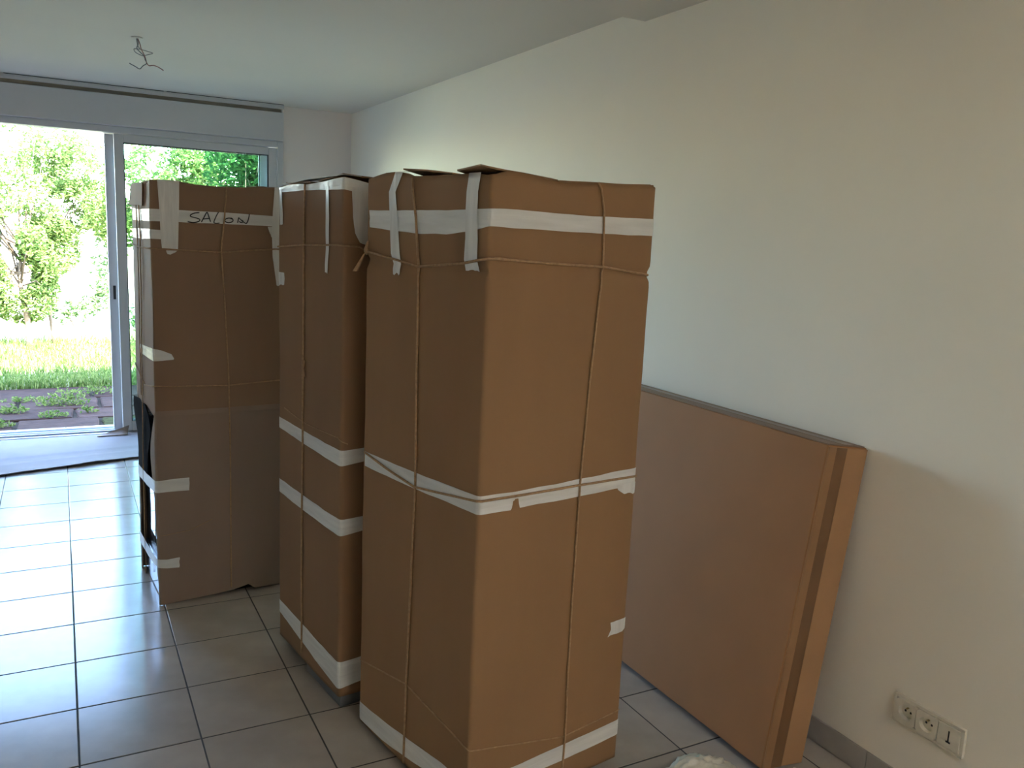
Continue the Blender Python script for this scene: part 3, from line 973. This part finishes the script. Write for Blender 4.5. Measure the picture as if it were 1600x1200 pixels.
# strings
K.string('string', [(0.285, 1.712), (0.275, 1.588), (0.261, 1.462), (0.273, 1.231), (0.284, 0.915), (0.287, 0.643), (0.286, 0.308), (0.285, 0.03)], r=0.0030, off=0.0050)
K.string('string', [(-0.466, 1.463), (-0.209, 1.456), (0.0, 1.458), (0.261, 1.451), (0.479, 1.471), (0.575, 1.47)], r=0.0030, off=0.0055)
K.string('string', [(-0.464, 0.945), (-0.211, 0.890), (0.0, 0.919), (0.279, 0.910), (0.488, 0.921), (0.575, 0.92)], r=0.0026, off=0.0030)
K.string('string', [(-0.22, 1.71), (-0.208, 1.459), (-0.26, 0.882), (-0.30, 0.596), (-0.327, 0.02)], r=0.0024, off=0.0050)
K.string('string', [(-0.30, 1.71), (-0.285, 1.46), (-0.30, 0.95), (-0.31, 0.83)], r=0.0022, off=0.0040)
K.string('string', [(0.0, 0.300), (0.12, 0.310), (0.21, 0.345)], r=0.0014, off=0.0030)

# ------------------------------------------------------------------ flat carton leaning on the right wall
lean = 0.1344
pc = empty('flat_carton', (1.9600, 1.638, 0.0005), 0.0)
pc.rotation_euler = (0.0, lean, 0.0)
tag(pc, 'flat reddish brown carton leaning against the right wall', 'carton')
PT, PHt, PL = 0.170, 0.9985, 1.32      # thickness, height, length (local -x is the front, +y away from the camera)
bm = bmesh.new()
add_box(bm, -PT, 0, 0, PL, 0, PHt)
bmesh.ops.subdivide_edges(bm, edges=bm.edges[:], cuts=14, use_grid_fill=True)
for v in bm.verts:
    f = v.co.y / PL
    if v.co.x < -PT + 1e-4:
        v.co.x += 0.003 * noise.noise(Vector((0, v.co.y * 2.4, v.co.z * 2.4)))
    v.co.z += 0.0025 * noise.noise(Vector((v.co.x * 2, v.co.y * 7, 3))) if v.co.z > PHt - 1e-4 else 0
    if v.co.z < 1e-4 and v.co.x < -PT + 1e-4:
        v.co.z += 0.003 * (1 + noise.noise(Vector((1, v.co.y * 5, 3))))
obj('carton_body', bm, M['card_pink'], pc, bevel=0.003)
# near end: folded flaps and brown tape over the joint
bm = bmesh.new()
add_box(bm, -PT + 0.002, -0.002, -0.005, -0.0008, 0.004, PHt - 0.004)
ef = obj('end_flap', bm, M['card_end'], pc, bevel=0.001)
bm = bmesh.new()
add_box(bm, -PT + 0.034, -PT + 0.078, -0.0062, -0.0052, 0.004, PHt - 0.004)
obj('brown_tape', bm, M['brown_tape'], ef)
box_obj('brown_tape', (-PT + 0.0025, -PT + 0.0335, -0.0061, -0.0052, 0.004, PHt - 0.004), M['brown_tape_light'], ef)
box_obj('top_flap', (-PT + 0.004, -0.012, 0.0, PL - 0.01, PHt + 0.0006, PHt + 0.0042), M['card_grey'], pc, bevel=0.001)
box_obj('brown_tape', (-PT * 0.62, -PT * 0.34, 0.0, PL - 0.01, PHt + 0.0045, PHt + 0.0054), M['brown_tape'], pc)

# ------------------------------------------------------------------ cardboard sheet on the floor by the door
MX0, MX1 = -1.3, 1.05
bm = bmesh.new()
rows = []
nx, ny = 90, 16
rnd = random.Random(2)
jag = [rnd.uniform(-0.008, 0.008) for _ in range(nx + 1)]
for j in range(ny + 1):
    t = j / ny
    row = []
    for i in range(nx + 1):
        x = MX0 + (MX1 - MX0) * i / nx
        yf = 5.865 + 0.254 * x + 0.02 * noise.noise(Vector((x * 6, 0, 1))) + 0.006 * noise.noise(Vector((x * 40, 0, 5))) + jag[i] * 0.6
        yb = 6.715
        y = yf * (1 - t) + yb * t
        z = 0.005 + 0.010 * max(0, 1 - t * 7) * (0.6 + noise.noise(Vector((x * 4, 0, 3)))) + 0.003 * (1 + noise.noise(Vector((x * 2.2, y * 2.2, 0))))
        if 0.30 < t < 0.38:
            z -= 0.003
        row.append(bm.verts.new((x, y, max(z, 0.0045))))
    rows.append(row)
grid_faces(bm, rows)
fm = obj('cardboard_sheet', bm, M['card_mat'], None, solid=0.005)
tag(fm, 'flattened cardboard sheet with a ragged edge lying before the door', 'cardboard')
# curled corner of card by the sash
cu = empty('cardboard_scrap', (0.30, 6.66, 0.012))
tag(cu, 'curled brown cardboard scrap at the foot of the door', 'cardboard')
bm = bmesh.new()
rows = []
for j in range(9):
    t = j / 8
    a = t * 1.5
    rows.append([bm.verts.new((-0.11 + 0.20 * f + 0.02 * t, -0.035 + 0.09 * math.sin(a) * (0.35 + 0.65 * f), 0.004 + 0.055 * (1 - math.cos(a)) * f)) for f in (0, 0.25, 0.5, 0.75, 1.0)])
grid_faces(bm, rows)
obj('curled_sheet', bm, M['card_grey'], cu, solid=0.004, smooth=True)

# ------------------------------------------------------------------ crumpled white film on the floor, bottom edge of the photo
bm = bmesh.new()
bmesh.ops.create_icosphere(bm, subdivisions=5, radius=1.0)
for v in bm.verts:
    d = v.co.normalized()
    r = 0.82 + 0.20 * noise.noise(d * 1.3 + Vector((3, 1, 2))) - 0.22 * abs(noise.noise(d * 2.6)) - 0.10 * abs(noise.noise(d * 5.5 + Vector((5, 5, 5)))) - 0.03 * abs(noise.noise(d * 12))
    v.co = Vector((d.x * r * 0.145, d.y * r * 0.10, max(d.z * r * 0.11 + 0.030, 0.001)))
film = obj('plastic_film', bm, M['film'], None, smooth=True)
film.location = (1.575, 1.655, 0)
tag(film, 'crumpled white plastic film lying on the tiles before the flat carton', 'plastic film')
bm = bmesh.new()
bmesh.ops.create_icosphere(bm, subdivisions=3, radius=1.0)
for v in bm.verts:
    d = v.co.normalized()
    r = 0.8 + 0.5 * noise.noise(d * 2.2)
    v.co = Vector((d.x * r * 0.014, d.y * r * 0.011, max(d.z * r * 0.009 + 0.005, 0.0005)))
ts = obj('tape_scrap', bm, M['film'], None)
ts.location = (1.905, 1.612, 0)
tag(ts, 'tiny crumpled tape scrap at the near corner of the flat carton', 'tape scrap')

# ------------------------------------------------------------------ outside
struct(box_obj('ground', (-25, 25, WY + T, 45, -0.6, GZ - 0.03), M['soil']), 'bare soil outside')
patio = struct(box_obj('patio', (-5, 6, WY + T, 9.62, -0.3, GZ - 0.018), M['soil']), 'paved terrace outside the door')
rnd = random.Random(8)
yy = WY + T + 0.01
row_d = [0.50, 0.45, 0.42, 0.52, 0.60]
for ri, d in enumerate(row_d):
    x = -3.2 + rnd.uniform(0, 0.5)
    while x < 3.6:
        w = rnd.uniform(0.45, 0.95)
        bm = bmesh.new()
        j = lambda: rnd.uniform(-0.018, 0.018)
        g = 0.014
        zt = GZ + rnd.uniform(-0.006, 0.010)
        base = [(x + g + j(), yy + g + j()), (x + w - g + j(), yy + g + j()), (x + w - g + j(), yy + d - g + j()), (x + g + j(), yy + d - g + j())]
        pts = []
        for a, b in zip(base, base[1:] + base[:1]):
            for k in range(4):
                t = k / 4
                pts.append((a[0] + (b[0] - a[0]) * t + rnd.uniform(-0.007, 0.007), a[1] + (b[1] - a[1]) * t + rnd.uniform(-0.007, 0.007)))
        cx = sum(p[0] for p in pts) / len(pts)
        cy = sum(p[1] for p in pts) / len(pts)
        r0 = [bm.verts.new((px, py, GZ - 0.05)) for px, py in pts]
        r1 = [bm.verts.new((px, py, zt - 0.010)) for px, py in pts]
        r2 = [bm.verts.new((cx + (px - cx) * 0.97, cy + (py - cy) * 0.97, zt)) for px, py in pts]
        grid_faces(bm, [r0, r1, r2], wrap=True)
        bm.faces.new(r2)
        mossy = (ri == 1 and 0.05 < cx < 0.75)
        obj('paving_slab', bm, M['moss'] if mossy else M['stone'], patio)
        x += w
    yy += d

lawn_bm = bmesh.new()
NX, NY = 60, 34
rows = []
for j in range(NY + 1):
    y = 9.55 + (18 - 9.55) * j / NY
    rows.append([lawn_bm.verts.new((-9 + 18 * i / NX, y, GZ - 0.02 + 0.03 * min(1, (y - 9.55) / 1.0) + 0.03 * noise.noise(Vector((i * 0.4, y, 0))))) for i in range(NX + 1)])
grid_faces(lawn_bm, rows)
struct(obj('lawn', lawn_bm, M['lawn']), 'sunlit lawn beyond the terrace')


def blades(name, n, xr, yr, hr, seed, bias=1.0):
    rnd = random.Random(seed)
    verts, faces = [], []
    for _ in range(n):
        x = rnd.uniform(*xr)
        y = yr[0] + (yr[1] - yr[0]) * rnd.random() ** bias
        h = rnd.uniform(*hr)
        a = rnd.uniform(0, 6.28)
        w = rnd.uniform(0.004, 0.009)
        lx, ly = rnd.uniform(-0.5, 0.5) * h, rnd.uniform(-0.5, 0.5) * h
        z = GZ - 0.02
        k = len(verts)
        verts += [(x - w * math.cos(a), y - w * math.sin(a), z), (x + w * math.cos(a), y + w * math.sin(a), z),
                  (x + lx * 0.4 + w * 0.7 * math.cos(a), y + ly * 0.4 + w * 0.7 * math.sin(a), z + h * 0.6),
                  (x + lx * 0.4 - w * 0.7 * math.cos(a), y + ly * 0.4 - w * 0.7 * math.sin(a), z + h * 0.6),
                  (x + lx, y + ly, z + h)]
        faces += [(k, k + 1, k + 2, k + 3), (k + 3, k + 2, k + 4)]
    me = bpy.data.meshes.new(name)
    me.from_pydata(verts, [], faces)
    me.materials.append(M['grass'])
    o = bpy.data.objects.new(name, me)
    COL.objects.link(o)
    o['kind'] = 'stuff'
    return o


g1 = blades('grass', 26000, (-4, 4), (9.5, 13.2), (0.06, 0.17), 3, 1.5)
tag(g1, 'long green grass growing behind the terrace', 'grass')

gw = struct(box_obj('garden_wall', (-14, 16, 15.6, 15.9, -0.3, 1.75), M['garden_wall']), 'pale garden wall behind the trees')


def leaves_mesh(name, n, sampler, size, rnd, material, parent):
    verts, faces = [], []
    for _ in range(n):
        c = sampler()
        if c is None:
            continue
        a = Vector((rnd.gauss(0, 1), rnd.gauss(0, 1), rnd.gauss(0, 0.6)))
        a.normalize()
        b = a.cross(Vector((rnd.gauss(0, 1), rnd.gauss(0, 1), rnd.gauss(0, 1))))
        if b.length < 1e-3:
            continue
        b.normalize()
        L = rnd.uniform(*size)
        w = L * 0.38
        nrm = a.cross(b) * L * 0.12
        k = len(verts)
        verts += [tuple(c - a * L * 0.5), tuple(c + b * w * 0.5 + nrm), tuple(c + a * L * 0.5), tuple(c - b * w * 0.5 + nrm)]
        faces += [(k, k + 1, k + 2), (k, k + 2, k + 3)]
    me = bpy.data.meshes.new(name)
    me.from_pydata(verts, [], faces)
    me.materials.append(material)
    o = bpy.data.objects.new(name, me)
    COL.objects.link(o)
    o.parent = parent
    o['kind'] = 'stuff'
    return o


def tree(name, label, x, y, trunk_h, trunk_r, crowns, n, size, mat_, seed, lean=(0, 0), group=None, density=0.10, cat='tree'):
    rnd = random.Random(seed)
    root = empty(name, (x, y, GZ - 0.02))
    tag(root, label, cat, group)
    bm = bmesh.new()
    pts, rad = [], []
    for i in range(9):
        t = i / 8
        pts.append(Vector((lean[0] * t + 0.05 * math.sin(t * 5 + seed), lean[1] * t, trunk_h * t)))
        rad.append(trunk_r * (1 - 0.55 * t))
    add_tube(bm, pts, rad, 8)
    top = pts[-1]
    for (cx, cy, cz, rx, ry, rz) in crowns:
        for q in range(4):
            e = Vector((cx + rnd.uniform(-0.6, 0.6) * rx, cy + rnd.uniform(-0.6, 0.6) * ry, cz + rnd.uniform(-0.3, 0.6) * rz))
            s = pts[5 + rnd.randint(0, 3)]
            m = (s + e) / 2 + Vector((rnd.uniform(-0.1, 0.1), rnd.uniform(-0.1, 0.1), 0.1))
            add_tube(bm, [s, m, e], [trunk_r * 0.30, trunk_r * 0.18, trunk_r * 0.06], 5)
    obj('trunk', bm, M['bark'], root, smooth=True)
    off = Vector((seed * 3.7, seed * 1.3, seed * 2.9))

    def sampler():
        for _ in range(12):
            cx, cy, cz, rx, ry, rz = rnd.choice(crowns)
            d = Vector((rnd.gauss(0, 1), rnd.gauss(0, 1), rnd.gauss(0, 1)))
            d.normalize()
            r = rnd.random() ** 0.45
            p = Vector((cx + d.x * rx * r, cy + d.y * ry * r, cz + d.z * rz * r))
            if noise.noise(p * 2.6 + off) > -density and p.z > 0.05:
                return p
        return None
    leaves_mesh('foliage', n, sampler, size, rnd, mat_, root)
    return root


GRP = 'trees beyond the terrace'
tree('garden_tree', 'leafy garden tree with dark trunk at the left of the open door', -0.44, 12.7, 1.3, 0.045,
     [(-0.5, 0.1, 1.75, 0.85, 0.7, 0.95), (-0.2, 0.3, 2.7, 1.0, 0.7, 0.8), (-0.9, 0.2, 2.4, 0.9, 0.7, 1.2), (-0.30, 0.0, 1.10, 0.60, 0.5, 0.55),
      (0.15, 0.0, 1.35, 0.50, 0.5, 0.60), (-0.55, -0.1, 0.85, 0.6, 0.4, 0.50), (0.0, 0.1, 0.75, 0.45, 0.3, 0.45)], 17000, (0.05, 0.105), M['leaf_a'], 1, (0.04, 0), GRP, 0.06)
tree('garden_tree', 'garden tree with thin reddish trunk seen right of the dark trunk', -0.15, 12.95, 1.5, 0.028,
     [(0.15, 0.2, 2.2, 0.75, 0.6, 0.70), (0.30, 0.2, 2.45, 0.6, 0.6, 0.45), (0.45, 0.1, 1.85, 0.45, 0.5, 0.40), (0.05, 0.1, 1.35, 0.40, 0.4, 0.40)], 9000, (0.05, 0.10), M['leaf_a'], 2, (0.08, 0.1), GRP, 0.04)
tree('garden_tree', 'bushy tree seen through the glass above the lettered carton', 1.45, 13.6, 1.8, 0.05,
     [(0.0, 0.0, 2.3, 0.9, 0.7, 0.6), (0.6, 0.1, 2.55, 0.7, 0.7, 0.7), (-0.55, 0.2, 1.8, 0.5, 0.5, 0.6)], 5200, (0.08, 0.15), M['leaf_a'], 3, (0, 0), GRP, 0.0)
tree('garden_tree', 'close tree with shade in its leaf colour at the right edge of the glass', 1.95, 10.4, 1.7, 0.04,
     [(0.15, 0.0, 2.4, 0.60, 0.6, 0.75), (0.5, -0.1, 2.0, 0.6, 0.6, 0.5)], 4600, (0.08, 0.15), M['leaf_shaded'], 4, (0.1, 0), GRP, 0.1)
for q, (x, y, h, n, s) in enumerate(((0.40, 13.3, 0.95, 260, 5), (0.10, 13.2, 0.60, 170, 6), (0.62, 13.9, 1.5, 240, 8), (0.95, 12.4, 0.6, 300, 9))):
    tree('young_shrub', ('small leafy sprig beside the door stile', 'small sprig between the two tree trunks and the stile', 'thin tall sprig against the pale garden wall', 'low leafy shrub seen behind the sash glass')[q],
         x, y, h * 0.8, 0.012, [(0, 0, h * 0.75, 0.24, 0.2, h * 0.36)], n, (0.06, 0.11), M['leaf_b'], s, group='young shrubs by the garden wall', cat='shrub')


def weed(x, y, n, r, h, seed, label):
    rnd = random.Random(seed)
    root = empty('weed', (x, y, GZ))
    tag(root, label, 'weed', 'weeds between the paving slabs')

    def sampler():
        a, q = rnd.uniform(0, 6.28), rnd.random() ** 0.6
        return Vector((r * 2.0 * q * math.cos(a), r * q * math.sin(a), 0.004 + h * rnd.random() * (1 - 0.7 * q)))
    leaves_mesh('leaves', n, sampler, (0.025, 0.055), rnd, M['grass'], root)
    bm = bmesh.new()
    for _ in range(5):
        a = rnd.uniform(0, 6.28)
        add_tube(bm, [(0, 0, -0.01), (r * 0.4 * math.cos(a), r * 0.4 * math.sin(a), h * 0.5), (r * 0.8 * math.cos(a), r * 0.8 * math.sin(a), h * 0.7)], 0.002, 4)
    obj('stems', bm, M['grass'], root)


for q, (x, y, n, r, h, lab) in enumerate((
        (-0.02, 8.60, 300, 0.11, 0.17, 'largest weed clump in the middle of the terrace'),
        (-0.10, 8.05, 90, 0.06, 0.08, 'weed clump just before the largest one'),
        (-0.42, 8.30, 120, 0.07, 0.10, 'weed clump at the left of the terrace'),
        (-0.48, 7.75, 90, 0.06, 0.08, 'weed clump at the left nearest the door'),
        (-0.06, 7.20, 110, 0.07, 0.06, 'low weeds along the door sill'),
        (0.24, 7.24, 40, 0.03, 0.07, 'small weed beside the door stile'),
        (0.17, 8.20, 40, 0.04, 0.08, 'tiny weed behind the mossy slab'),
        (0.28, 9.10, 150, 0.12, 0.10, 'weeds creeping in from the lawn on the right'),
        (-0.35, 8.85, 70, 0.10, 0.05, 'flat weeds in the far joint on the left'))):
    weed(x, y, n, r, h, 40 + q, lab)
